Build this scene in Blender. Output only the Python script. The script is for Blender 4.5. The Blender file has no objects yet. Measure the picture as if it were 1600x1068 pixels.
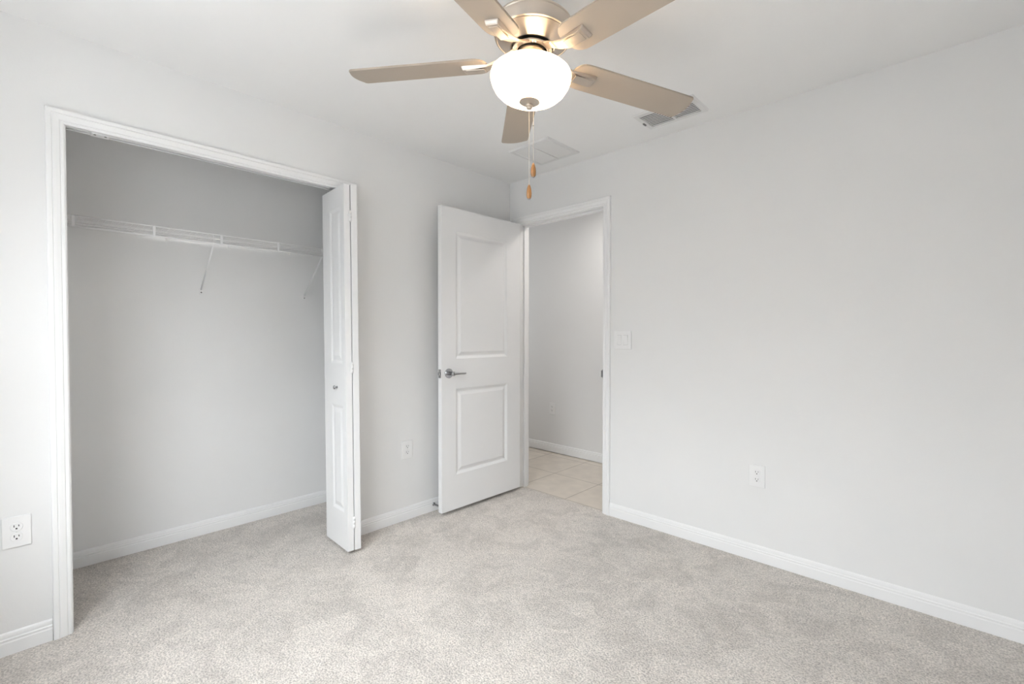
import bpy, bmesh, math, random
from mathutils import Vector, Matrix

random.seed(7)
SC = bpy.context.scene
COL = SC.collection
PI = math.pi

# ------------------------------------------------------------------ camera, world, lights, exposure
cam_d = bpy.data.cameras.new('camera')
cam = bpy.data.objects.new('camera', cam_d)
COL.objects.link(cam)
cam_d.sensor_fit = 'HORIZONTAL'
cam_d.sensor_width = 36.0
cam_d.lens = 36.0 * 724.14 / 1600.0
cam_d.clip_start = 0.05
CAM = Vector((2.6094, -2.7189, 1.2259))
YAW, PITCH = 2.33138, -0.0172756
fwd = Vector((math.cos(YAW) * math.cos(PITCH), math.sin(YAW) * math.cos(PITCH), math.sin(PITCH)))
cam.location = CAM
cam.rotation_euler = fwd.to_track_quat('-Z', 'Y').to_euler()
SC.camera = cam

vs = SC.view_settings
vs.view_transform = 'Standard'
vs.look = 'None'
vs.gamma = 1.0
vs.use_curve_mapping = False
vs.exposure = 0.11

W = bpy.data.worlds.new('sky')
SC.world = W
W.use_nodes = True
wn = W.node_tree
bg = wn.nodes['Background']
w_tc = wn.nodes.new('ShaderNodeTexCoord')
w_sep = wn.nodes.new('ShaderNodeSeparateXYZ')
w_rmp = wn.nodes.new('ShaderNodeValToRGB')          # by height: lit ground, dim house and tree line, bright overcast sky
w_map = wn.nodes.new('ShaderNodeMapRange')
w_map.inputs['From Min'].default_value = -1.0
w_map.inputs['From Max'].default_value = 1.0
SKY_TOP = 15.0
stops = ((0.0, 2.6), (0.44, 2.6), (0.49, 2.0), (0.53, 2.4), (0.62, 6.5), (0.72, 13.0), (1.0, 15.0))
cr = w_rmp.color_ramp
while len(cr.elements) < len(stops):
    cr.elements.new(0.5)
for e, (p, v) in zip(cr.elements, stops):
    e.position = p
    e.color = (v / SKY_TOP, v / SKY_TOP, v / SKY_TOP, 1)
w_mul = wn.nodes.new('ShaderNodeMath')
w_mul.operation = 'MULTIPLY'
w_mul.inputs[1].default_value = SKY_TOP
wn.links.new(w_tc.outputs['Generated'], w_sep.inputs[0])
wn.links.new(w_sep.outputs['Z'], w_map.inputs['Value'])
wn.links.new(w_map.outputs['Result'], w_rmp.inputs['Fac'])
wn.links.new(w_rmp.outputs['Color'], w_mul.inputs[0])
wn.links.new(w_mul.outputs[0], bg.inputs['Strength'])
bg.inputs['Color'].default_value = (0.905, 0.960, 1.0, 1)


def area(name, loc, direction, sx, sy, power, color, spread=PI):
    d = bpy.data.lights.new(name, 'AREA')
    d.shape = 'RECTANGLE'
    d.size, d.size_y = sx, sy
    d.energy = power
    d.color = color
    d.spread = spread
    o = bpy.data.objects.new(name, d)
    o.location = loc
    o.rotation_euler = Vector(direction).to_track_quat('-Z', 'Y').to_euler()
    COL.objects.link(o)
    return o


# the sky shines in through the window behind the camera (a light portal guides it); the hall has a ceiling lamp
WX0, WX1, WZ0, WZ1 = 0.62, 2.25, 0.85, 2.20
pl = area('window_portal', ((WX0 + WX1) / 2, -3.16, (WZ0 + WZ1) / 2), (0, 1, 0), WX1 - WX0, WZ1 - WZ0, 1, (1, 1, 1))
pl.data.cycles.is_portal = True
sun_d = bpy.data.lights.new('sun', 'SUN')            # high sun: falls on the carpet right under the window, out of the picture
sun_d.energy = 40.0
sun_d.angle = math.radians(0.6)
sun_d.color = (1.0, 0.985, 0.965)
sun = bpy.data.objects.new('sun', sun_d)
sun.rotation_euler = Vector((0.92, 0.64, -1.5)).to_track_quat('-Z', 'Y').to_euler()
COL.objects.link(sun)
area('hall_lamp', (0.78, 0.62, 2.41), (0, 0, -1), 0.30, 0.30, 9.5, (1.0, 0.95, 0.90))
area('hall_fill', (-1.45, 0.58, 1.5), (1, 0, 0), 0.8, 1.8, 4.2, (0.97, 0.985, 1.0))  # added unseen fill light, lifts the overall level in the hall


# ------------------------------------------------------------------ materials
def mat(name, color, rough=0.6, metal=0.0, spec=0.5, bump=None, var=None, coat=0.0):
    m = bpy.data.materials.new(name)
    m.use_nodes = True
    nt = m.node_tree
    b = nt.nodes['Principled BSDF']
    b.inputs['Base Color'].default_value = (*color, 1)
    b.inputs['Roughness'].default_value = rough
    b.inputs['Metallic'].default_value = metal
    b.inputs['Specular IOR Level'].default_value = spec
    b.inputs['Coat Weight'].default_value = coat
    tc = nt.nodes.new('ShaderNodeTexCoord')
    if var:
        n = nt.nodes.new('ShaderNodeTexNoise')
        n.inputs['Scale'].default_value = var[0]
        n.inputs['Detail'].default_value = 4
        nt.links.new(tc.outputs['Object'], n.inputs['Vector'])
        r = nt.nodes.new('ShaderNodeMapRange')
        r.inputs['From Min'].default_value = 0.3
        r.inputs['From Max'].default_value = 0.7
        r.inputs['To Min'].default_value = 1 - var[1]
        r.inputs['To Max'].default_value = 1 + var[1]
        nt.links.new(n.outputs['Fac'], r.inputs['Value'])
        mx = nt.nodes.new('ShaderNodeMix')
        mx.data_type = 'RGBA'
        mx.blend_type = 'MULTIPLY'
        mx.inputs['Factor'].default_value = 1
        mx.inputs['A'].default_value = (*color, 1)
        nt.links.new(r.outputs['Result'], mx.inputs['B'])
        nt.links.new(mx.outputs['Result'], b.inputs['Base Color'])
    if bump:
        n = nt.nodes.new('ShaderNodeTexNoise')
        n.inputs['Scale'].default_value = bump[0]
        n.inputs['Detail'].default_value = 3
        nt.links.new(tc.outputs['Object'], n.inputs['Vector'])
        bp = nt.nodes.new('ShaderNodeBump')
        bp.inputs['Strength'].default_value = bump[1]
        bp.inputs['Distance'].default_value = 0.002
        nt.links.new(n.outputs['Fac'], bp.inputs['Height'])
        nt.links.new(bp.outputs['Normal'], b.inputs['Normal'])
    return m


M_WALL = mat('wall_paint', (0.80, 0.80, 0.797), 0.75, spec=0.25, bump=(140, 0.10), var=(1.6, 0.012))
M_WALL_LIFTED = mat('wall_paint_lifted', (0.83, 0.83, 0.827), 0.75, spec=0.25, bump=(140, 0.10), var=(1.3, 0.02))  # same paint as the walls, colour lightened to stand in for missing light
M_CEIL = mat('ceiling_paint', (0.88, 0.88, 0.877), 0.85, spec=0.15, bump=(90, 0.14), var=(1.4, 0.012))
M_TRIM = mat('trim_paint', (0.86, 0.86, 0.86), 0.35, spec=0.4, bump=(30, 0.03))
M_DOOR = mat('door_paint', (0.815, 0.815, 0.817), 0.38, spec=0.4, bump=(220, 0.04))
M_PLATE = mat("white_plastic", (0.83, 0.83, 0.83), 0.3, spec=0.5)
M_SLOT = mat('socket_slot', (0.03, 0.03, 0.03), 0.6)
M_WIRE = mat("white_vinyl_wire", (0.86, 0.86, 0.86), 0.4)
M_SCREW = mat('screw_metal', (0.30, 0.29, 0.28), 0.4, metal=0.8)
M_GAP_SHADE = mat('gap_shade_grey', (0.40, 0.40, 0.40), 0.7)
M_CHROME = mat('satin_chrome', (0.42, 0.42, 0.43), 0.22, metal=1.0)
M_NICKEL = mat('brushed_nickel', (0.62, 0.55, 0.48), 0.36, metal=1.0, bump=(60, 0.05))
M_DARK = mat('dark_recess', (0.02, 0.018, 0.016), 0.7)
M_RUBBER = mat('black_rubber', (0.02, 0.02, 0.02), 0.6)
M_BLADE = mat('blade_finish', (0.41, 0.352, 0.290), 0.42, spec=0.4, var=(4.0, 0.02))
M_FOB = mat('varnished_wood', (0.34, 0.16, 0.05), 0.28, var=(60, 0.10), coat=0.4)
M_CHAIN = mat('pull_chain_metal', (0.72, 0.66, 0.58), 0.3, metal=1.0)
M_VENT = mat('vent_enamel', (0.76, 0.76, 0.755), 0.45)
M_DUCT = mat('duct_interior', (0.05, 0.05, 0.05), 0.8)


def carpet_mat():
    m = bpy.data.materials.new('cut_pile_carpet')
    m.use_nodes = True
    nt = m.node_tree
    N, L = nt.nodes, nt.links
    b = N['Principled BSDF']
    b.inputs['Roughness'].default_value = 0.95
    b.inputs['Specular IOR Level'].default_value = 0.05
    b.inputs['Sheen Weight'].default_value = 0.15
    tc = N.new('ShaderNodeTexCoord')

    def noise(scale, detail=2, dist=0.0, rough=0.5):
        n = N.new('ShaderNodeTexNoise')
        n.inputs['Scale'].default_value = scale
        n.inputs['Detail'].default_value = detail
        n.inputs['Distortion'].default_value = dist
        n.inputs['Roughness'].default_value = rough
        L.new(tc.outputs['Object'], n.inputs['Vector'])
        return n.outputs['Fac']

    def rng(v, a, b_, c, d):
        r = N.new('ShaderNodeMapRange')
        r.interpolation_type = 'SMOOTHSTEP'
        for k, x in zip(('From Min', 'From Max', 'To Min', 'To Max'), (a, b_, c, d)):
            r.inputs[k].default_value = x
        L.new(v, r.inputs['Value'])
        return r.outputs['Result']

    def mul(a, b_):
        n = N.new('ShaderNodeMath')
        n.operation = 'MULTIPLY'
        L.new(a, n.inputs[0])
        L.new(b_, n.inputs[1])
        return n.outputs[0]
    tuft = rng(noise(150, 3, 0.4), 0.32, 0.66, 0.70, 1.18)       # single tufts
    clump = rng(noise(42, 3, 0.8), 0.3, 0.7, 0.93, 1.06)         # small clumps
    nap = rng(noise(5.5, 4, 0.9, 0.6), 0.36, 0.60, 0.88, 1.03)   # brushed nap and footprints
    big = rng(noise(1.7, 2, 0.5), 0.3, 0.7, 0.96, 1.04)
    fac = mul(mul(tuft, clump), mul(nap, big))
    mx = N.new('ShaderNodeMix')
    mx.data_type = 'RGBA'
    mx.blend_type = 'MULTIPLY'
    mx.inputs['Factor'].default_value = 1
    mx.inputs['A'].default_value = (0.68, 0.632, 0.585, 1)
    L.new(fac, mx.inputs['B'])
    L.new(mx.outputs['Result'], b.inputs['Base Color'])
    bp = N.new('ShaderNodeBump')
    bp.inputs['Strength'].default_value = 0.7
    bp.inputs['Distance'].default_value = 0.006
    L.new(tuft, bp.inputs['Height'])
    L.new(bp.outputs['Normal'], b.inputs['Normal'])
    return m


def tile_mat():
    m = bpy.data.materials.new('ceramic_tile')
    m.use_nodes = True
    nt = m.node_tree
    N, L = nt.nodes, nt.links
    b = N['Principled BSDF']
    b.inputs['Roughness'].default_value = 0.35
    tc = N.new('ShaderNodeTexCoord')
    mp = N.new('ShaderNodeMapping')
    mp.inputs['Location'].default_value = (-0.065, -0.05, 0)
    L.new(tc.outputs['Object'], mp.inputs['Vector'])
    br = N.new('ShaderNodeTexBrick')
    br.offset = 0.0
    br.inputs['Scale'].default_value = 1.0
    br.inputs['Brick Width'].default_value = 0.455
    br.inputs['Row Height'].default_value = 0.455
    br.inputs['Mortar Size'].default_value = 0.0035
    br.inputs['Mortar Smooth'].default_value = 0.1
    br.inputs['Bias'].default_value = 0.0
    br.inputs['Color1'].default_value = (0.66, 0.595, 0.52, 1)
    br.inputs['Color2'].default_value = (0.71, 0.645, 0.565, 1)
    br.inputs['Mortar'].default_value = (0.36, 0.31, 0.26, 1)
    L.new(mp.outputs['Vector'], br.inputs['Vector'])
    n = N.new('ShaderNodeTexNoise')
    n.inputs['Scale'].default_value = 9
    n.inputs['Detail'].default_value = 5
    L.new(tc.outputs['Object'], n.inputs['Vector'])
    r = N.new('ShaderNodeMapRange')
    for k, x in zip(('From Min', 'From Max', 'To Min', 'To Max'), (0.3, 0.7, 0.92, 1.06)):
        r.inputs[k].default_value = x
    L.new(n.outputs['Fac'], r.inputs['Value'])
    mx = N.new('ShaderNodeMix')
    mx.data_type = 'RGBA'
    mx.blend_type = 'MULTIPLY'
    mx.inputs['Factor'].default_value = 1
    L.new(br.outputs['Color'], mx.inputs['A'])
    L.new(r.outputs['Result'], mx.inputs['B'])
    L.new(mx.outputs['Result'], b.inputs['Base Color'])
    return m


def glass_bowl_mat():
    m = bpy.data.materials.new('frosted_white_glass')
    m.use_nodes = True
    nt = m.node_tree
    N, L = nt.nodes, nt.links
    N.remove(N['Principled BSDF'])
    out = N['Material Output']
    tr = N.new('ShaderNodeBsdfTranslucent')
    tr.inputs['Color'].default_value = (0.98, 0.93, 0.86, 1)
    df = N.new('ShaderNodeBsdfDiffuse')
    df.inputs['Color'].default_value = (0.88, 0.87, 0.85, 1)
    gl = N.new('ShaderNodeBsdfGlossy')
    gl.inputs['Roughness'].default_value = 0.12
    m1 = N.new('ShaderNodeMixShader')
    m1.inputs['Fac'].default_value = 0.35
    L.new(tr.outputs[0], m1.inputs[1])
    L.new(df.outputs[0], m1.inputs[2])
    m2 = N.new('ShaderNodeMixShader')
    m2.inputs['Fac'].default_value = 0.04
    L.new(m1.outputs[0], m2.inputs[1])
    L.new(gl.outputs[0], m2.inputs[2])
    L.new(m2.outputs[0], out.inputs['Surface'])
    return m


M_CARPET = carpet_mat()
M_TILE = tile_mat()
M_BOWL = glass_bowl_mat()


# ------------------------------------------------------------------ mesh helpers
def B():
    return bmesh.new()


def box(bm, x0, x1, y0, y1, z0, z1, mtx=None):
    r = bmesh.ops.create_cube(bm, size=1.0)
    s = Matrix.Translation(((x0 + x1) / 2, (y0 + y1) / 2, (z0 + z1) / 2)) @ Matrix.Diagonal((abs(x1 - x0), abs(y1 - y0), abs(z1 - z0), 1))
    bmesh.ops.transform(bm, matrix=(mtx @ s) if mtx else s, verts=r['verts'])
    return r['verts']


def bbox(bm, x0, x1, y0, y1, z0, z1, bev=0.002, seg=2, mtx=None):
    t = bmesh.new()
    box(t, x0, x1, y0, y1, z0, z1)
    bmesh.ops.bevel(t, geom=t.edges[:], offset=bev, segments=seg, affect='EDGES', profile=0.5)
    if mtx:
        bmesh.ops.transform(t, matrix=mtx, verts=t.verts[:])
    me = bpy.data.meshes.new('tmp')
    t.to_mesh(me)
    t.free()
    bm.from_mesh(me)
    bpy.data.meshes.remove(me)


def tube(bm, pts, r, seg=8, caps=True):
    """round bar along a polyline; r is one radius or one per point"""
    pts = [Vector(p) for p in pts]
    rs = r if isinstance(r, (list, tuple)) else [r] * len(pts)
    rings = []
    for i, p in enumerate(pts):
        if i == 0:
            d = pts[1] - pts[0]
        elif i == len(pts) - 1:
            d = pts[-1] - pts[-2]
        else:
            d = (pts[i + 1] - p).normalized() + (p - pts[i - 1]).normalized()
        d.normalize()
        a = Vector((0, 0, 1)) if abs(d.z) < 0.9 else Vector((1, 0, 0))
        u = d.cross(a).normalized()
        v = d.cross(u)
        rings.append([bm.verts.new(p + rs[i] * (math.cos(2 * PI * k / seg) * u + math.sin(2 * PI * k / seg) * v)) for k in range(seg)])
    for a, b in zip(rings, rings[1:]):
        for k in range(seg):
            f = bm.faces.new((a[k], a[(k + 1) % seg], b[(k + 1) % seg], b[k]))
            f.smooth = True
    if caps:
        bm.faces.new(rings[0])
        bm.faces.new(rings[-1])


def lathe(bm, prof, seg=48, smooth=True, mtx=None, cap0=False, cap1=False):
    rings = []
    new = []
    for r, z in prof:
        ring = [bm.verts.new((r * math.cos(2 * PI * k / seg), r * math.sin(2 * PI * k / seg), z)) for k in range(seg)]
        rings.append(ring)
        new += ring
    for a, b in zip(rings, rings[1:]):
        for k in range(seg):
            f = bm.faces.new((a[k], a[(k + 1) % seg], b[(k + 1) % seg], b[k]))
            f.smooth = smooth
    if cap0:
        bm.faces.new(rings[0])
    if cap1:
        bm.faces.new(rings[-1])
    if mtx:
        bmesh.ops.transform(bm, matrix=mtx, verts=new)


def obj(name, bm, m, parent=None, loc=None, recalc=True):
    if recalc:
        bmesh.ops.recalc_face_normals(bm, faces=bm.faces[:])
    me = bpy.data.meshes.new(name)
    bm.to_mesh(me)
    bm.free()
    me.materials.append(m)
    o = bpy.data.objects.new(name, me)
    COL.objects.link(o)
    if parent:
        o.parent = parent
    if loc:
        o.location = loc
    return o


def struct(name, bm, m, label=None):
    o = obj(name, bm, m)
    o['kind'] = 'structure'
    if label:
        o['label'] = label
    return o


def thing(name, label, cat, loc=(0, 0, 0), rotz=0.0, group=None):
    o = bpy.data.objects.new(name, None)
    o.empty_display_size = 0.1
    COL.objects.link(o)
    o.location = loc
    o.rotation_euler = (0, 0, rotz)
    o['label'] = label
    o['category'] = cat
    if group:
        o['group'] = group
    return o


def sharp(o, ang=35):
    """smooth shading with hard edges kept"""
    me = o.data
    for p in me.polygons:
        p.use_smooth = True
    me.set_sharp_from_angle(angle=math.radians(ang))


def extrude_profile(bm, prof, a, b, out):
    """baseboard: profile of (thickness, height) swept from a to b (xy), thickness towards out (xy)"""
    a, b, out = Vector(a), Vector(b), Vector(out)
    ra = [bm.verts.new((a.x + out.x * t, a.y + out.y * t, h)) for t, h in prof]
    rb = [bm.verts.new((b.x + out.x * t, b.y + out.y * t, h)) for t, h in prof]
    n = len(prof)
    for i in range(n):
        bm.faces.new((ra[i], ra[(i + 1) % n], rb[(i + 1) % n], rb[i]))
    bm.faces.new(ra)
    bm.faces.new(rb)


BASE_P = [(0, 0), (0.0125, 0), (0.0125, 0.048), (0.0105, 0.0515), (0.0105, 0.056), (0.0118, 0.0575), (0.0118, 0.0605),
          (0.0085, 0.064), (0.0082, 0.072), (0.0065, 0.080), (0.003, 0.084), (0, 0.085)]
CASE_P = [(0, 0), (0, 0.009), (0.004, 0.0115), (0.010, 0.0115), (0.0125, 0.0095), (0.0155, 0.0125), (0.026, 0.0150),
          (0.034, 0.0165), (0.0365, 0.0140), (0.039, 0.0172), (0.050, 0.0180), (0.054, 0.0165), (0.056, 0.012), (0.056, 0)]


def casing(bm, a, b, top, place, wid=1.0, z0=0.0):
    """three mitred mouldings round an opening a..b with head at top; place(along, height, out) -> point"""
    rings = []
    for u, v in CASE_P:
        u *= wid
        path = [(a - u, z0), (a - u, top + u), (b + u, top + u), (b + u, z0)]
        rings.append([bm.verts.new(place(s, z, v)) for s, z in path])
    for r0, r1 in zip(rings, rings[1:]):
        for k in range(3):
            bm.faces.new((r0[k], r0[k + 1], r1[k + 1], r1[k]))


# ------------------------------------------------------------------ the room
H = 2.44
RX, RY = 3.20, -3.10            # far corner of the room, behind the camera
CB = -0.708                     # closet back wall
CL0, CL1 = -2.605, -1.00        # closet side walls
OA, OB, OT = -2.595, -1.395, 2.098   # closet opening (jamb faces, head)
DA, DB, DT = 0.112, 0.879, 2.088     # entry door opening
WT = 0.100
HALL = 1.066

bm = B(); box(bm, CB - 0.1, RX + 0.1, RY - 0.1, 0.022, -0.10, 0.0)
struct('floor', bm, M_CARPET, 'beige cut pile carpet covering the bedroom and closet')
bm = B(); box(bm, -1.6, 3.4, 0.022, HALL + 0.1, -0.10, -0.008)
struct('floor_hall', bm, M_TILE, 'beige square tile floor of the hall beyond the doorway')
bm = B(); box(bm, CB - 0.1, RX + 0.1, RY - 0.1, WT, H, H + 0.1)
struct('ceiling', bm, M_CEIL)
bm = B(); box(bm, -1.6, 3.4, WT, HALL + 0.1, H, H + 0.1)
struct('ceiling_hall', bm, M_CEIL)

# wall with the closet
bm = B()
box(bm, -WT, 0, RY, OA - 0.02, 0, H)
box(bm, -WT, 0, OB + 0.02, 0.0, 0, H)
box(bm, -WT, 0, OA - 0.02, OB + 0.02, OT + 0.02, H)
struct('wall_left', bm, M_WALL)
# wall with the entry door
bm = B()
box(bm, -WT, DA - 0.02, 0, WT, 0, H)
box(bm, DB + 0.02, RX, 0, WT, 0, H)
box(bm, DA - 0.02, DB + 0.02, 0, WT, DT + 0.02, H)
struct('wall_right', bm, M_WALL)
# rear wall with a window, side wall with a window (both behind the camera)
def wall_with_window(name, horiz, a0, a1, w0, w1, z0, z1, face):
    bm = B()
    def bx(p, q, lo, hi):
        if horiz:
            box(bm, p, q, face - 0.1, face, lo, hi)
        else:
            box(bm, face, face + 0.1, p, q, lo, hi)
    bx(a0, w0, 0, H); bx(w1, a1, 0, H); bx(w0, w1, 0, z0); bx(w0, w1, z1, H)
    struct(name, bm, M_WALL)
wall_with_window('wall_rear', True, -WT, RX + 0.1, WX0, WX1, WZ0, WZ1, RY)
bm = B(); box(bm, RX, RX + 0.1, RY, 0.1, 0, H)
struct('wall_side', bm, M_WALL)
bm = B()
for p, q, lo, hi in ((WX0, WX0 + 0.04, WZ0, WZ1), (WX1 - 0.04, WX1, WZ0, WZ1), (WX0, WX1, WZ0, WZ0 + 0.04), (WX0, WX1, WZ1 - 0.04, WZ1), (WX0, WX1, 1.46, 1.50)):
    box(bm, p, q, RY - 0.08, RY - 0.04, lo, hi)
struct('window_1', bm, M_TRIM)

# closet shell
bm = B(); box(bm, CB - 0.1, CB, CL0 - 0.1, CL1 + 0.1, 0, H)
struct('wall_closet_back', bm, M_WALL_LIFTED)
bm = B(); box(bm, CB, -WT, CL0 - 0.1, CL0, 0, H)
struct('wall_closet_left', bm, M_WALL_LIFTED)
bm = B(); box(bm, CB, -WT, CL1, CL1 + 0.1, 0, H)
struct('wall_closet_right', bm, M_WALL_LIFTED)
# hall shell
bm = B(); box(bm, -1.6, 3.4, HALL, HALL + 0.1, -0.008, H)
struct('wall_hall', bm, M_WALL)
bm = B(); box(bm, -1.6, -1.5, WT, HALL, -0.008, H)
struct('wall_hall_left', bm, M_WALL)
bm = B(); box(bm, 3.3, 3.4, WT, HALL, -0.008, H)
struct('wall_hall_right', bm, M_WALL)
bm = B(); box(bm, -1.6, -WT, 0.0, WT, -0.008, H)
struct('wall_hall_near', bm, M_WALL)

# baseboards
bm = B()
extrude_profile(bm, BASE_P, (0, RY), (0, OA - 0.0615), (1, 0))
extrude_profile(bm, BASE_P, (0, OB + 0.0615), (0, 0), (1, 0))
struct('baseboard_left', bm, M_TRIM)
bm = B()
extrude_profile(bm, BASE_P, (DB + 0.0615, 0), (RX, 0), (0, -1))
extrude_profile(bm, BASE_P, (0, 0), (DA - 0.0615, 0), (0, -1))
struct('baseboard_right', bm, M_TRIM)
bm = B()
extrude_profile(bm, BASE_P, (CB, CL0), (CB, CL1), (1, 0))
extrude_profile(bm, BASE_P, (CB, CL0), (-WT, CL0), (0, 1))
extrude_profile(bm, BASE_P, (CB, CL1), (-WT, CL1), (0, -1))
struct('baseboard_closet', bm, M_TRIM)
bm = B(); extrude_profile(bm, BASE_P, (-1.5, HALL), (3.3, HALL), (0, -1))
struct('baseboard_hall', bm, M_TRIM)

# closet casing and jamb
bm = B()
casing(bm, OA - 0.004, OB + 0.004, 2.069, lambda s, z, v: (v, s, z), wid=1.0)
box(bm, -WT - 0.002, 0.001, OA - 0.02, OA, 0, OT)
box(bm, -WT - 0.002, 0.001, OB, OB + 0.02, 0, OT)
box(bm, -WT - 0.002, 0.001, OA - 0.02, OB + 0.02, OT, OT + 0.02)
box(bm, -0.002, 0.001, OA, OB, 2.069, OT + 0.01)
box(bm, -0.026, -0.002, -2.515, OB, 2.0735, OT)
struct('trim_1', bm, M_TRIM, 'white moulded casing and jamb around the closet opening')

# entry door casing, jamb and stop
bm = B()
casing(bm, DA - 0.005, DB + 0.005, 2.094, lambda s, z, v: (s, -v, z), wid=1.0)
casing(bm, DA - 0.005, DB + 0.005, 2.094, lambda s, z, v: (s, WT + v, z), wid=1.0)
box(bm, DA - 0.02, DA, -0.001, WT + 0.001, -0.008, DT)
box(bm, DB, DB + 0.02, -0.001, WT + 0.001, -0.008, DT)
box(bm, DA - 0.02, DB + 0.02, -0.001, WT + 0.001, DT, DT + 0.02)
box(bm, DA, DA + 0.010, 0.040, 0.075, -0.008, DT)
box(bm, DB - 0.010, DB, 0.040, 0.075, -0.008, DT)
box(bm, DA, DB, 0.040, 0.075, DT - 0.010, DT)
trim2 = struct('trim_2', bm, M_TRIM, 'white moulded casing and jamb around the entry doorway')
bm = B(); box(bm, DB - 0.0015, DB + 0.001, -0.004, 0.030, 0.925, 0.985); box(bm, DB - 0.003, DB + 0.0035, -0.0175, -0.001, 0.932, 0.978)
obj('strike_plate', bm, M_CHROME, trim2)['label'] = 'metal strike plate'

# bifold track at the head of the closet opening
trk = thing('bifold_track', 'white metal track under the head of the closet opening', 'door track', (-0.05, (OA + OB) / 2, OT))
bm = B()
L2 = (OB - OA) / 2 - 0.003
box(bm, -0.019, 0.019, -L2, L2, -0.003, 0.0)
box(bm, -0.019, -0.016, -L2, L2, -0.024, 0.0)
box(bm, 0.016, 0.019, -L2, L2, -0.024, 0.0)
box(bm, -0.016, -0.008, -L2, L2, -0.024, -0.0215)
box(bm, 0.008, 0.016, -L2, L2, -0.024, -0.0215)
obj('channel', bm, M_TRIM, trk)
bm = B(); bbox(bm, -0.015, 0.024, -L2 + 0.075, -L2 + 0.135, -0.0285, -0.004, 0.002)
pb = obj('pivot_bracket', bm, M_PLATE, trk)
for dy in (0.088, 0.122):
    bm = B(); lathe(bm, [(0.004, -0.031), (0.004, -0.0285)], 12, cap0=True, mtx=Matrix.Translation((0.018, -L2 + dy, 0)))
    obj('screw', bm, M_SCREW, pb)


# ------------------------------------------------------------------ moulded doors
def moulded_slab(w, h, t, panels, prof):
    """slab x 0..w, z 0..h, y -t/2..t/2 with moulded panels (x0,x1,z0,z1) on both faces; prof = (inset, depth) rings"""
    bm = B()
    xs = sorted({0, w} | {p[0] for p in panels} | {p[1] for p in panels})
    zs = sorted({0, h} | {p[2] for p in panels} | {p[3] for p in panels})
    for sgn in (-1, 1):
        y = sgn * t / 2
        for i in range(len(xs) - 1):
            for j in range(len(zs) - 1):
                cx, cz = (xs[i] + xs[i + 1]) / 2, (zs[j] + zs[j + 1]) / 2
                if any(p[0] < cx < p[1] and p[2] < cz < p[3] for p in panels):
                    continue
                bm.faces.new([bm.verts.new(q) for q in ((xs[i], y, zs[j]), (xs[i + 1], y, zs[j]), (xs[i + 1], y, zs[j + 1]), (xs[i], y, zs[j + 1]))])
        for p in panels:
            prev = None
            for ins, dep in prof:
                yy = y + sgn * dep
                ring = [bm.verts.new(q) for q in ((p[0] + ins, yy, p[2] + ins), (p[1] - ins, yy, p[2] + ins), (p[1] - ins, yy, p[3] - ins), (p[0] + ins, yy, p[3] - ins))]
                if prev:
                    for k in range(4):
                        bm.faces.new((prev[k], prev[(k + 1) % 4], ring[(k + 1) % 4], ring[k]))
                prev = ring
            bm.faces.new(prev)
    for q in (((0, 0), (0, h)), ((w, 0), (w, h)), ((0, 0), (w, 0)), ((0, h), (w, h))):
        (x0, z0), (x1, z1) = q
        bm.faces.new([bm.verts.new(v) for v in ((x0, -t / 2, z0), (x1, -t / 2, z1), (x1, t / 2, z1), (x0, t / 2, z0))])
    bmesh.ops.remove_doubles(bm, verts=bm.verts[:], dist=1e-5)
    return bm


DPROF = [(0, 0), (0.003, -0.0015), (0.018, -0.0095), (0.024, -0.0095), (0.030, -0.008), (0.046, -0.002), (0.050, -0.002)]

# entry door: local x runs from hinge to free edge, swung open into the room
DW, DH, DTH = 0.762, 2.054, 0.035
door = bpy.data.objects.new('door_1', None)
COL.objects.link(door)
door.location = (0.1405, -0.052, 0.026)
door.rotation_euler = (0, 0, -PI / 2 - math.radians(0.6))      # local +x -> world -y, local -y -> world -x
door['kind'] = 'structure'
door['label'] = 'white two panel entry door standing open beside the doorway'
door['category'] = 'door'
bm = moulded_slab(DW, DH, DTH, [(0.142, 0.640, 1.030, 1.900), (0.142, 0.640, 0.236, 0.826)], DPROF)
obj('door_leaf', bm, M_DOOR, door)
HZ = 0.935
hd = bpy.data.objects.new('door_handle', None); COL.objects.link(hd); hd.parent = door
hd.location = (DW - 0.060, DTH / 2, HZ)
hd['label'] = 'satin chrome lever handle'
rot = Matrix.Rotation(-PI / 2, 4, 'X')       # lathe axis z -> +y
bm = B(); lathe(bm, [(0.0, 0.0), (0.0325, 0.0), (0.0325, 0.006), (0.030, 0.0095), (0.0, 0.0095)], 40, mtx=rot)
sharp(obj('rose', bm, M_CHROME, hd))
bm = B()
lathe(bm, [(0.0125, 0.009), (0.0125, 0.045), (0.015, 0.048), (0.015, 0.058), (0.0125, 0.061), (0.0, 0.061)], 28, mtx=rot)
tube(bm, [(0.0, 0.054, 0), (-0.020, 0.055, 0.0), (-0.060, 0.053, -0.001), (-0.108, 0.049, -0.003)], [0.0125, 0.0095, 0.0062, 0.0055], 14)
sharp(obj('lever', bm, M_CHROME, hd), 50)
bm = B(); bbox(bm, DW - 0.0005, DW + 0.0016, -0.0125, 0.0125, HZ - 0.029, HZ + 0.029, 0.0008)
lp = obj('latch_plate', bm, M_CHROME, door)
bm = B(); box(bm, DW + 0.001, DW + 0.009, -0.008, 0.006, HZ - 0.010, HZ + 0.010)
obj('latch_bolt', bm, M_CHROME, lp)
bm = B(); lathe(bm, [(0.0, 0.0), (0.0325, 0.0), (0.0325, 0.006), (0.030, 0.0095), (0.0, 0.0095)], 32, mtx=Matrix.Translation((DW - 0.06, -DTH / 2, HZ)) @ Matrix.Rotation(PI / 2, 4, 'X'))
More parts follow.
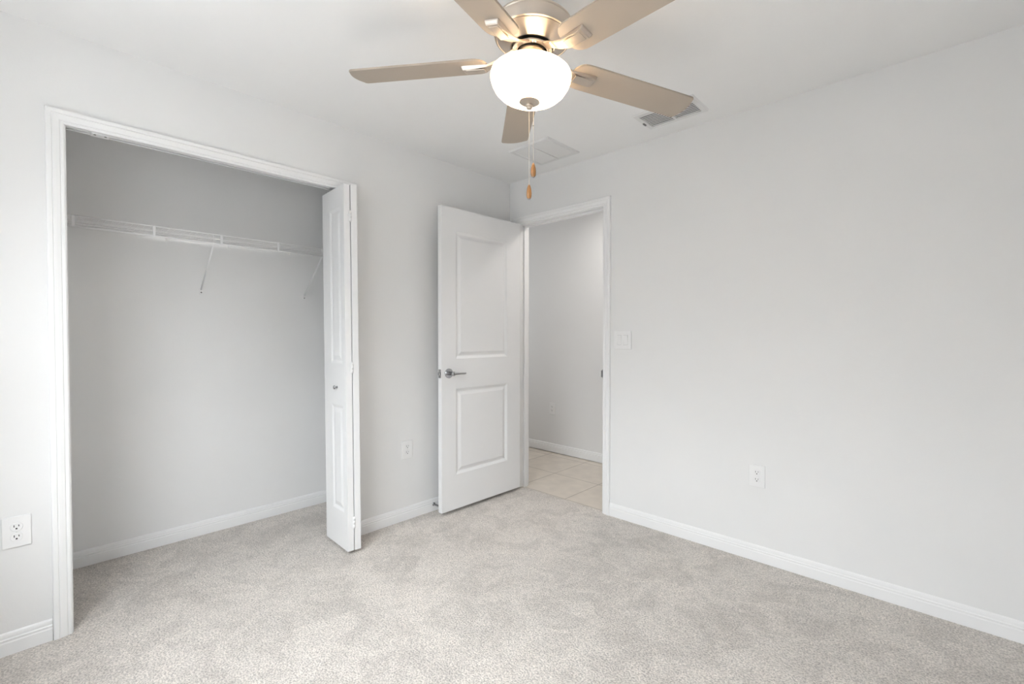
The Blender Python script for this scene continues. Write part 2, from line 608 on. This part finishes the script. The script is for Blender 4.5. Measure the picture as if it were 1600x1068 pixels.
tube(bm, [(DW - 0.06, -DTH / 2 - 0.005, HZ), (DW - 0.06, -DTH / 2 - 0.045, HZ), (DW - 0.16, -DTH / 2 - 0.045, HZ)], [0.0125, 0.011, 0.006], 12)
obj('door_handle', bm, M_CHROME, door)
for z in (0.305, 1.065, 1.83):
    bm = B()
    box(bm, -0.0012, 0.0003, -0.016, 0.014, z - 0.044, z + 0.044)
    tube(bm, [(-0.006, -DTH / 2 - 0.004, z - 0.046), (-0.006, -DTH / 2 - 0.004, z + 0.046)], 0.0065, 12)
    box(bm, -0.030, -0.0008, -0.0195, -0.0175, z - 0.044, z + 0.044)
    obj('hinge', bm, M_CHROME, door)

# bifold closet door, folded against the right side of its opening
BW, BH, BT = 0.297, 2.036, 0.0345
bif = bpy.data.objects.new('door_2', None)
COL.objects.link(bif)
bif.location = (0.199, -1.4835, 0.020)
bif.rotation_euler = (0, math.radians(0.9), PI - math.radians(3.0))  # local +x -> world -x (towards the track)
bif['kind'] = 'structure'
bif['label'] = 'white bifold closet door folded open at the right of the closet'
bif['category'] = 'door'
PAN = [(0.040, 0.197, 1.040, 1.920), (0.040, 0.197, 0.205, 0.805)]
PPROF = [(0, 0), (0.004, -0.0008), (0.017, -0.0055), (0.023, -0.0055), (0.044, -0.0012), (0.048, -0.0012)]
bm = moulded_slab(BW, BH, BT, PAN, PPROF)
# after the half turn local +y faces world -y, i.e. the side seen from the room
p1 = obj('door_panel', bm, M_DOOR, bif)
bm = moulded_slab(BW, BH, BT, PAN, PPROF)
p2 = obj('door_panel', bm, M_DOOR, bif)
p2.location = (-0.004, -BT - 0.0045, 0)
p2.rotation_euler = (0, 0, math.radians(-1.2))
for z in (0.155, 1.020, 1.862):
    bm = B()
    tube(bm, [(-0.003, -BT / 2 - 0.002, z - 0.032), (-0.003, -BT / 2 - 0.002, z + 0.032)], 0.0048, 10)
    for k in (-0.021, 0.0, 0.021):
        tube(bm, [(-0.003, -BT / 2 - 0.002, z + k - 0.009), (-0.003, -BT / 2 - 0.002, z + k + 0.009)], 0.0056, 10)
    box(bm, -0.0045, -0.0005, -BT / 2 - 0.008, -BT / 2 + 0.008, z - 0.03, z + 0.03)
    obj('hinge', bm, M_PLATE, bif)
bm = B()
lathe(bm, [(0.0, 0.0), (0.008, 0.0), (0.008, 0.002), (0.0048, 0.004), (0.0048, 0.009), (0.0095, 0.0125), (0.0118, 0.0170), (0.0100, 0.0205), (0.0, 0.0220)], 28,
      mtx=Matrix.Translation((0.118, BT / 2, 0.905)) @ rot)
kb = obj('knob', bm, M_CHROME, bif)
kb['label'] = 'small satin metal knob'
sharp(kb, 50)
bm = B(); tube(bm, [(BW - 0.02, 0, BH - 0.01), (BW - 0.02, 0, BH + 0.016)], 0.004, 10)
obj('guide_pin', bm, M_SCREW, bif)
bm = B(); tube(bm, [(BW - 0.02, -BT - 0.004, BH - 0.01), (BW - 0.02, -BT - 0.004, BH + 0.016)], 0.004, 10)
obj('guide_pin', bm, M_SCREW, bif)


# ------------------------------------------------------------------ outlets and switch
def outlet(label, loc, rotz):
    t = thing('wall_outlet', label, 'electrical outlet', loc, rotz, 'duplex wall outlets')
    bm = B()
    bbox(bm, -0.040, 0.040, -0.0065, 0.0, -0.060, 0.060, 0.0030, 3)
    obj('cover_plate', bm, M_PLATE, t)
    for s in (1, -1):
        bm = B()
        # rounded face with flattened top and bottom
        pts = []
        for k in range(40):
            a = 2 * PI * k / 40
            pts.append((0.0172 * math.cos(a), max(-0.0142, min(0.0142, 0.0172 * math.sin(a)))))
        rings = []
        for y, sc in ((-0.005, 1.0), (-0.0082, 1.0), (-0.0090, 0.94)):
            rings.append([bm.verts.new((x * sc, y, s * 0.0195 + z * sc)) for x, z in pts])
        for a_, b_ in zip(rings, rings[1:]):
            for k in range(40):
                bm.faces.new((a_[k], a_[(k + 1) % 40], b_[(k + 1) % 40], b_[k]))
        bm.faces.new(rings[-1])
        rc = obj('receptacle', bm, M_PLATE, t)
        bm = B()
        zc = s * 0.0195
        box(bm, -0.0076, -0.0052, -0.0093, -0.0085, zc - 0.0005, zc + 0.0080)
        box(bm, 0.0052, 0.0074, -0.0093, -0.0085, zc + 0.0005, zc + 0.0075)
        lathe(bm, [(0.0, 0.0), (0.0029, 0.0), (0.0029, 0.0008)], 14, mtx=Matrix.Translation((0, -0.0085, zc - 0.0065)) @ Matrix.Rotation(PI / 2, 4, 'X'))
        lathe(bm, [(0.0, 0.0008), (0.0029, 0.0008)], 14, mtx=Matrix.Translation((0, -0.0085, zc - 0.0065)) @ Matrix.Rotation(PI / 2, 4, 'X'))
        obj('slot', bm, M_SLOT, rc)['label'] = 'dark socket slots'
    bm = B(); lathe(bm, [(0.0033, 0.0), (0.0033, 0.0010), (0.0, 0.0016)], 14, mtx=Matrix.Translation((0, -0.0064, 0)) @ Matrix.Rotation(PI / 2, 4, 'X'))
    obj('screw', bm, M_PLATE, t)
    return t


outlet('white outlet on the wall beside the closet casing, cut by the photo edge', (0, -2.7505, 0.4650), PI / 2)
outlet('white outlet low on the wall between the bifold door and the open entry door', (0, -0.9865, 0.4635), PI / 2)
outlet('white outlet low on the wide blank wall beyond the light switch', (1.852, 0, 0.460), 0)
outlet('small white outlet on the hall wall seen through the doorway', (-0.408, HALL, 0.450), 0)

sw = thing('light_switch', 'white double rocker light switch beside the doorway casing', 'light switch', (1.032, 0, 1.186))
bm = B(); bbox(bm, -0.0635, 0.0635, -0.0065, 0.0, -0.061, 0.061, 0.003, 3)
obj('cover_plate', bm, M_PLATE, sw)
for cx in (-0.023, 0.023):
    bm = B()
    for x0, x1, z0, z1 in ((-0.0175, 0.0175, 0.0325, 0.0345), (-0.0175, 0.0175, -0.0345, -0.0325), (-0.0175, -0.0160, -0.0325, 0.0325), (0.0160, 0.0175, -0.0325, 0.0325)):
        box(bm, cx + x0, cx + x1, -0.0075, -0.005, z0, z1)
    vsr = [bm.verts.new(q) for q in ((cx - 0.0150, -0.0068, -0.0315), (cx + 0.0150, -0.0068, -0.0315), (cx + 0.0150, -0.0085, 0), (cx - 0.0150, -0.0085, 0),
                                     (cx + 0.0150, -0.0120, 0.0315), (cx - 0.0150, -0.0120, 0.0315),
                                     (cx - 0.0150, -0.005, -0.0315), (cx + 0.0150, -0.005, -0.0315), (cx + 0.0150, -0.005, 0.0315), (cx - 0.0150, -0.005, 0.0315))]
    a = vsr
    for f in ((0, 1, 2, 3), (3, 2, 4, 5), (5, 4, 8, 9), (0, 6, 7, 1), (1, 7, 8, 4, 2), (0, 3, 5, 9, 6)):
        bm.faces.new([a[i] for i in f])
    rk = obj('rocker', bm, M_PLATE, sw)
    bm = B(); box(bm, cx - 0.0166, cx + 0.0166, -0.00672, -0.0060, -0.0332, 0.0332)  # thin grey plate: shadow line round the rocker, put in as colour
    obj('rocker_gap_shade', bm, M_GAP_SHADE, rk)
for cx in (-0.023, 0.023):
    for cz in (-0.048, 0.048):
        bm = B(); lathe(bm, [(0.0030, 0.0), (0.0030, 0.0008), (0.0, 0.0013)], 12, mtx=Matrix.Translation((cx, -0.0064, cz)) @ Matrix.Rotation(PI / 2, 4, 'X'))
        obj('screw', bm, M_PLATE, sw)

# ------------------------------------------------------------------ closet wire shelf
SH = 1.785                    # height of the front top rail
SX = -0.403                   # front of the shelf
S0, S1 = CL0 + 0.0165, CL1 - 0.003
shelf = thing('wire_shelf', 'white wire shelf with hanging lip across the closet back wall', 'shelf', (CB, (S0 + S1) / 2, SH))
OFF = Vector((CB, (S0 + S1) / 2, SH))


def S(x, y, z):
    return Vector((x, y, z)) - OFF


bm = B()
n = int((S1 - S0) / 0.0254)
for i in range(1, n):
    y = S0 + (S1 - S0) * i / n
    tube(bm, [S(CB + 0.012, y, SH), S(SX, y, SH)], 0.0009, 5)
for x in (CB + 0.012, CB + 0.11, CB + 0.21):
    tube(bm, [S(x, S0, SH - 0.003), S(x, S1, SH - 0.003)], 0.0028, 6)
obj('deck', bm, M_WIRE, shelf)
bm = B(); tube(bm, [S(SX, S0, SH), S(SX, S1, SH)], 0.0032, 8)
obj('top_rail', bm, M_WIRE, shelf)
bm = B(); tube(bm, [S(SX + 0.001, S0, SH - 0.026), S(SX + 0.001, S1, SH - 0.026)], 0.0020, 8)
obj('middle_rail', bm, M_WIRE, shelf)
bm = B(); tube(bm, [S(SX, S0, SH - 0.049), S(SX, S1, SH - 0.049)], 0.0036, 8)
obj('hanging_rail', bm, M_WIRE, shelf)
y = -2.5555
while y < S1:
    bm = B(); bbox(bm, SX - 0.0030 - OFF.x, SX + 0.0050 - OFF.x, y - 0.0055 - OFF.y, y + 0.0055 - OFF.y, -0.051, 0.002, 0.001)
    obj('lip_strut', bm, M_WIRE, shelf)
    y += 0.306
for y in (-1.977, -1.360):
    bm = B()
    a, b_ = S(CB + 0.004, y, 1.495), S(SX, y - 0.004, SH - 0.049)
    tube(bm, [a, b_, b_ + Vector((0.003, 0, 0.018)), b_ + Vector((-0.004, 0, 0.046))], [0.0046, 0.0042, 0.0042, 0.004], 8)
    br = obj('support_brace', bm, M_WIRE, shelf)
    bm = B(); q = S(CB, y, 1.482)
    bbox(bm, q.x, q.x + 0.006, q.y - 0.009, q.y + 0.009, q.z - 0.016, q.z + 0.022, 0.002)
    obj('wall_foot', bm, M_WIRE, br)
    bm = B(); lathe(bm, [(0.0045, 0.0), (0.0045, 0.002), (0.0, 0.003)], 12, mtx=Matrix.Translation(q + Vector((0.006, 0, -0.004))) @ Matrix.Rotation(PI / 2, 4, 'Y'))
    obj('screw', bm, M_SCREW, br)
for y in (-2.144, -1.825, -1.46, -1.14):
    bm = B(); q = S(CB, y, SH - 0.002)
    bbox(bm, q.x, q.x + 0.016, q.y - 0.007, q.y + 0.007, q.z - 0.012, q.z + 0.007, 0.002)
    obj('wall_clip', bm, M_WIRE, shelf)
for y, s in ((S0, 1), (S1, -1)):
    bm = B(); q = S(SX, y, SH - 0.024)
    bbox(bm, q.x - 0.022, q.x + 0.014, q.y - 0.003 * s, q.y + 0.010 * s, q.z - 0.032, q.z + 0.032, 0.003)
    obj('end_bracket', bm, M_PLATE, shelf)

# ------------------------------------------------------------------ door stop on the baseboard
ds = thing('door_stop', 'small black tipped metal door stop on the baseboard behind the open entry door', 'door stop', (0.0120, -0.778, 0.047))
ry = Matrix.Rotation(PI / 2, 4, 'Y')
bm = B(); lathe(bm, [(0.0, 0.0), (0.012, 0.0), (0.012, 0.003), (0.006, 0.007), (0.0, 0.007)], 20, mtx=ry)
obj('base', bm, M_CHROME, ds)
bm = B()
pts = [(0.006 + 0.062 * i / 160, 0.0055 * math.cos(i * 0.785), 0.0055 * math.sin(i * 0.785)) for i in range(161)]
tube(bm, pts, 0.0011, 5)
obj('spring', bm, M_CHROME, ds)
bm = B(); lathe(bm, [(0.0, 0.066), (0.0075, 0.066), (0.009, 0.070), (0.009, 0.080), (0.0075, 0.083), (0.0, 0.084)], 20, mtx=ry)
obj('rubber_tip', bm, M_RUBBER, ds)

# ------------------------------------------------------------------ ceiling vents
def frame_ring(bm, x0, x1, y0, y1, w, th, lip=0.006):
    """flanged frame hanging th below z=0 with sloped outer edge"""
    o = [(x0, y0), (x1, y0), (x1, y1), (x0, y1)]
    def ins(d):
        return [(x0 + d, y0 + d), (x1 - d, y0 + d), (x1 - d, y1 - d), (x0 + d, y1 - d)]
    rings = []
    for d, z in ((0, 0), (0.0, -0.0015), (lip, -th), (w, -th), (w, 0)):
        rings.append([bm.verts.new((*p, z)) for p in ins(d)])
    for a_, b_ in zip(rings, rings[1:]):
        for k in range(4):
            bm.faces.new((a_[k], a_[(k + 1) % 4], b_[(k + 1) % 4], b_[k]))


reg = thing('air_register', 'white louvred ceiling air register above the wide blank wall, beyond a fan blade', 'air vent', (1.468, -0.262, H))
hx, hy = 0.172, 0.112
bm = B(); frame_ring(bm, -hx, hx, -hy, hy, 0.030, 0.009)
obj('frame', bm, M_VENT, reg)
bm = B(); box(bm, -hx + 0.02, hx - 0.02, -hy + 0.02, hy - 0.02, -0.0012, -0.0004)
obj('duct_opening', bm, M_DUCT, reg)['label'] = 'dark duct opening'
bm = B(); box(bm, -0.006, 0.006, -hy + 0.028, hy - 0.028, -0.010, -0.001)
obj('center_bar', bm, M_VENT, reg)
for x0, x1 in ((-hx + 0.028, -0.006), (0.006, hx - 0.028)):
    bm = B()
    for k in range(9):
        y = -hy + 0.040 + k * (2 * hy - 0.08) / 8
        box(bm, x0, x1, -0.0055, 0.0055, -0.0006, 0.0006, Matrix.Translation((0, y, -0.0060)) @ Matrix.Rotation(math.radians(6), 4, 'X'))
    obj('louvres', bm, M_VENT, reg)
bm = B(); bbox(bm, -hx + 0.010, -hx + 0.018, 0.0, 0.030, -0.016, -0.008, 0.001)
obj('damper_lever', bm, M_SCREW, reg)

ret = thing('air_return_grille', 'white square return air grille on the ceiling near the corner', 'air vent', (0.621, -0.318, H))
hx, hy = 0.170, 0.168
bm = B(); frame_ring(bm, -hx, hx, -hy, hy, 0.026, 0.009)
obj('frame', bm, M_VENT, ret)
bm = B(); box(bm, -hx + 0.02, hx - 0.02, -hy + 0.02, hy - 0.02, -0.0012, -0.0004)
obj('duct_opening', bm, M_DUCT, ret)['label'] = 'dark duct opening'
bm = B(); box(bm, -0.007, 0.007, -hy + 0.024, hy - 0.024, -0.0105, -0.001)
obj('center_bar', bm, M_VENT, ret)
for x0, x1 in ((-hx + 0.024, -0.007), (0.007, hx - 0.024)):
    bm = B()
    k = 0
    y = -hy + 0.030
    while y < hy - 0.028:
        box(bm, x0, x1, -0.0066, 0.0066, -0.0005, 0.0005, Matrix.Translation((0, y, -0.0052)) @ Matrix.Rotation(math.radians(-20), 4, 'X'))
        y += 0.0142
    obj('louvres', bm, M_VENT, ret)

# ------------------------------------------------------------------ ceiling fan with light
FC = Vector((1.5786, -1.5434, 2.10))
fh = Vector((-0.68935, 0.72443, 0)).normalized()
TILT = 0.0512
fan = thing('ceiling_fan', 'five blade ceiling fan with lit frosted bowl and two wooden pull fobs', 'ceiling fan', FC)
fan.rotation_euler = Matrix.Rotation(TILT, 3, fh).to_euler()
FM = Matrix.Translation(FC) @ Matrix.Rotation(TILT, 4, fh)
FI = FM.inverted()


def zl(z):
    return z - FC.z


bm = B(); lathe(bm, [(0.0, zl(2.432)), (0.072, zl(2.432)), (0.070, zl(2.41)), (0.052, zl(2.375)), (0.040, zl(2.365)), (0.040, zl(2.255)), (0.0, zl(2.255))], 48)
sharp(obj('canopy', bm, M_NICKEL, fan), 40)
bm = B()
lathe(bm, [(0.035, zl(2.2700)), (0.095, zl(2.268)), (0.124, zl(2.258)), (0.1300, zl(2.2515)), (0.1305, zl(2.247)), (0.1290, zl(2.2445)), (0.1290, zl(2.2100)), (0.1270, zl(2.2060)), (0.1225, zl(2.2045)),
           (0.1205, zl(2.2020)), (0.1185, zl(2.2030)), (0.0770, zl(2.1800)), (0.0745, zl(2.1775)), (0.0705, zl(2.1785)), (0.0690, zl(2.1830))], 64)
sharp(obj('motor_housing', bm, M_NICKEL, fan), 30)
bm = B(); lathe(bm, [(0.0690, zl(2.1830)), (0.0, zl(2.1830))], 48)
lathe(bm, [(0.050, zl(2.1829)), (0.050, zl(2.1705))], 40)
obj('motor_core', bm, M_DARK, fan)
bm = B(); lathe(bm, [(0.050, zl(2.1720)), (0.0655, zl(2.1720)), (0.0665, zl(2.1700)), (0.0655, zl(2.1665)), (0.0500, zl(2.1660)), (0.0500, zl(2.1720))], 56)
fly = obj('flywheel', bm, M_NICKEL, fan)
sharp(fly, 40)
A0 = -1.35601
for i in range(5):
    for dk in (-0.075, 0.075):
        a = A0 + (i + 0.5) * 2 * PI / 5 + dk
        bm = B(); lathe(bm, [(0.0042, 0.0), (0.0040, -0.0018), (0.0, -0.0030)], 12, mtx=Matrix.Translation((0.0575 * math.cos(a), 0.0575 * math.sin(a), zl(2.1660))))
        obj('screw', bm, M_NICKEL, fly)
bm = B(); lathe(bm, [(0.0, zl(2.1700)), (0.043, zl(2.1700)), (0.0445, zl(2.1600)), (0.0475, zl(2.1480)), (0.0560, zl(2.1415)), (0.0590, zl(2.1380)), (0.0590, zl(2.1330)), (0.0, zl(2.1330))], 48)
sharp(obj('light_fitter', bm, M_NICKEL, fan), 35)


def blade_outline():
    r0, r1, hw = 0.150, 0.662, 0.0625
    pts = []
    # rounded root (half ellipse), straight sides, convex tip with small corner radii
    for k in range(0, 17):
        a = PI / 2 + PI * k / 16
        c, s_ = math.cos(a), math.sin(a)
        sq = 0.80
        pts.append((r0 + 0.055 + 0.055 * math.copysign(abs(c) ** sq, c), hw * 0.97 * math.copysign(abs(s_) ** sq, s_)))
    bow = 0.012
    cr = 0.014
    for k in range(0, 6):
        a = -PI / 2 + (PI / 2) * k / 5
        pts.append((r1 - bow - cr + cr * math.cos(a), -hw + cr + cr * math.sin(a)))
    for k in range(1, 8):
        y = -hw + cr + (2 * hw - 2 * cr) * k / 8
        pts.append((r1 - bow * (y / (hw - cr)) ** 2, y))
    for k in range(0, 6):
        a = (PI / 2) * k / 5
        pts.append((r1 - bow - cr + cr * math.cos(a), hw - cr + cr * math.sin(a)))
    return pts


ZB = zl(2.1331)
BLP = blade_outline()
for i in range(5):
    a = A0 + i * 2 * PI / 5
    bm = B()
    top = [bm.verts.new((x, y, 0.0032)) for x, y in BLP]
    bot = [bm.verts.new((x, y, -0.0032)) for x, y in BLP]
    bm.faces.new(top)
    bm.faces.new(bot)
    n = len(BLP)
    for k in range(n):
        bm.faces.new((top[k], top[(k + 1) % n], bot[(k + 1) % n], bot[k]))
    bmesh.ops.recalc_face_normals(bm, faces=bm.faces[:])
    bmesh.ops.bevel(bm, geom=[e for e in bm.edges if abs(e.verts[0].co.z - e.verts[1].co.z) < 1e-6], offset=0.0012, segments=2, affect='EDGES')
    bl = obj('blade', bm, M_BLADE, fan)
    bl.rotation_mode = 'XYZ'
    PT = -0.17788
    mb = Matrix.Translation((0, 0, ZB)) @ Matrix.Rotation(a, 4, 'Z') @ Matrix.Rotation(PT, 4, 'X')
    bl.matrix_local = mb
    # blade arm: rises from under the blade root to the flywheel; channel section with bevelled end
    bm = B()
    sec = []
    for r, hwid, zt, zb in ((0.056, 0.017, 0.039, 0.0325), (0.080, 0.0185, 0.0270, 0.0215), (0.115, 0.0205, 0.0080, 0.0030), (0.150, 0.0222, -0.0033, -0.0100),
                            (0.205, 0.0245, -0.0033, -0.0155), (0.236, 0.0255, -0.0033, -0.0155), (0.242, 0.0250, -0.0033, -0.0060)):
        sec.append([bm.verts.new(q) for q in ((r, -hwid, zt), (r, hwid, zt), (r, hwid * 0.86, zb), (r, -hwid * 0.86, zb))])
    for s0, s1 in zip(sec, sec[1:]):
        for k in range(4):
            bm.faces.new((s0[k], s0[(k + 1) % 4], s1[(k + 1) % 4], s1[k]))
    bm.faces.new(sec[0]); bm.faces.new(sec[-1])
    bmesh.ops.recalc_face_normals(bm, faces=bm.faces[:])
    bmesh.ops.bevel(bm, geom=bm.edges[:], offset=0.0015, segments=2, affect='EDGES')
    # raised inset plate on the underside, near the end
    bbox(bm, 0.160, 0.226, -0.0165, 0.0165, -0.0172, -0.0145, 0.0012)
    arm = obj('blade_arm', bm, M_NICKEL, bl)

# frosted bowl
prof = [(0.018, 2.0005), (0.036, 2.0010), (0.058, 2.0035), (0.080, 2.0090), (0.100, 2.0195), (0.1165, 2.0350), (0.1280, 2.0540), (0.1338, 2.0710), (0.1350, 2.0830),
        (0.1325, 2.0915), (0.1250, 2.0985), (0.110, 2.1050), (0.090, 2.1115), (0.074, 2.1170), (0.068, 2.1230), (0.068, 2.1320)]
bm = B(); lathe(bm, [(r, zl(z)) for r, z in prof], 72)
bowl = obj('glass_bowl', bm, M_BOWL, fan)
bowl['label'] = 'lit frosted white glass bowl'
bm = B()
lathe(bm, [(0.0, zl(2.0010)), (0.033, zl(2.0010)), (0.0345, zl(1.9985)), (0.028, zl(1.9945)), (0.013, zl(1.9925)), (0.0105, zl(1.9905)), (0.0130, zl(1.9875)), (0.0120, zl(1.9845)),
           (0.0095, zl(1.9830)), (0.0105, zl(1.9800)), (0.0080, zl(1.9765)), (0.0, zl(1.9755))], 40)
fin = obj('finial', bm, M_NICKEL, fan)
sharp(fin, 40)
bulb_pos = [(0.058 * math.cos(t), 0.058 * math.sin(t), zl(2.080)) for t in (A0 + 0.4, A0 + 0.4 + PI)]
for q in bulb_pos:
    ld = bpy.data.lights.new('bulb_light', 'POINT')
    ld.energy = 6.0
    ld.color = (1.0, 0.76, 0.50)
    ld.shadow_soft_size = 0.024
    lo = bpy.data.objects.new('bulb_light', ld)
    COL.objects.link(lo)
    lo.parent = fan
    lo.location = q

# pull chains hang plumb
RV = Vector((math.sin(YAW), -math.cos(YAW), 0))


def chain(start, bottom_z, fob_len):
    top = Vector(start)
    end = Vector((start[0], start[1], bottom_z + fob_len))
    bm = B()
    nb = max(2, int((top.z - end.z) / 0.0042))
    for k in range(nb):
        c = FI @ (top + (end - top) * ((k + 0.5) / nb))
        bmesh.ops.create_icosphere(bm, subdivisions=1, radius=0.00125, matrix=Matrix.Translation(c))
    tube(bm, [FI @ top, FI @ end], 0.0007, 6)
    ch = obj('pull_chain', bm, M_CHAIN, fan)
    bm = B()
    pr = [(0.0, 1.0), (0.22, 0.985), (0.42, 0.93), (0.66, 0.80), (0.86, 0.63), (0.98, 0.45), (1.0, 0.33), (0.96, 0.20), (0.84, 0.09), (0.66, 0.02), (0.50, 0.0), (0.0, 0.0)]
    m = FI @ Matrix.Translation((end.x, end.y, bottom_z))
    lathe(bm, [(r * 0.0090, t * fob_len) for r, t in pr], 24, mtx=m)
    fob = obj('pull_fob', bm, M_FOB, ch)
    fob['label'] = 'turned wooden pull fob'
    bm = B(); lathe(bm, [(0.0, -0.0018), (0.0042, -0.0018), (0.0046, 0.0012), (0.0, 0.0012)], 16, mtx=m)
    obj('fob_cap', bm, M_SCREW, ch)
    return ch


c1 = FM @ Vector((0, 0, zl(1.9765)))
chain((c1.x, c1.y, c1.z), 1.6790, 0.047)
w2 = FC + RV * 0.0078
c2 = chain((w2.x, w2.y, 1.9945), 1.7520, 0.046)
bm = B()
bmesh.ops.create_icosphere(bm, subdivisions=2, radius=0.0026, matrix=Matrix.Translation(FI @ Vector((w2.x, w2.y, 1.922))))
obj('connector', bm, M_SCREW, c2)
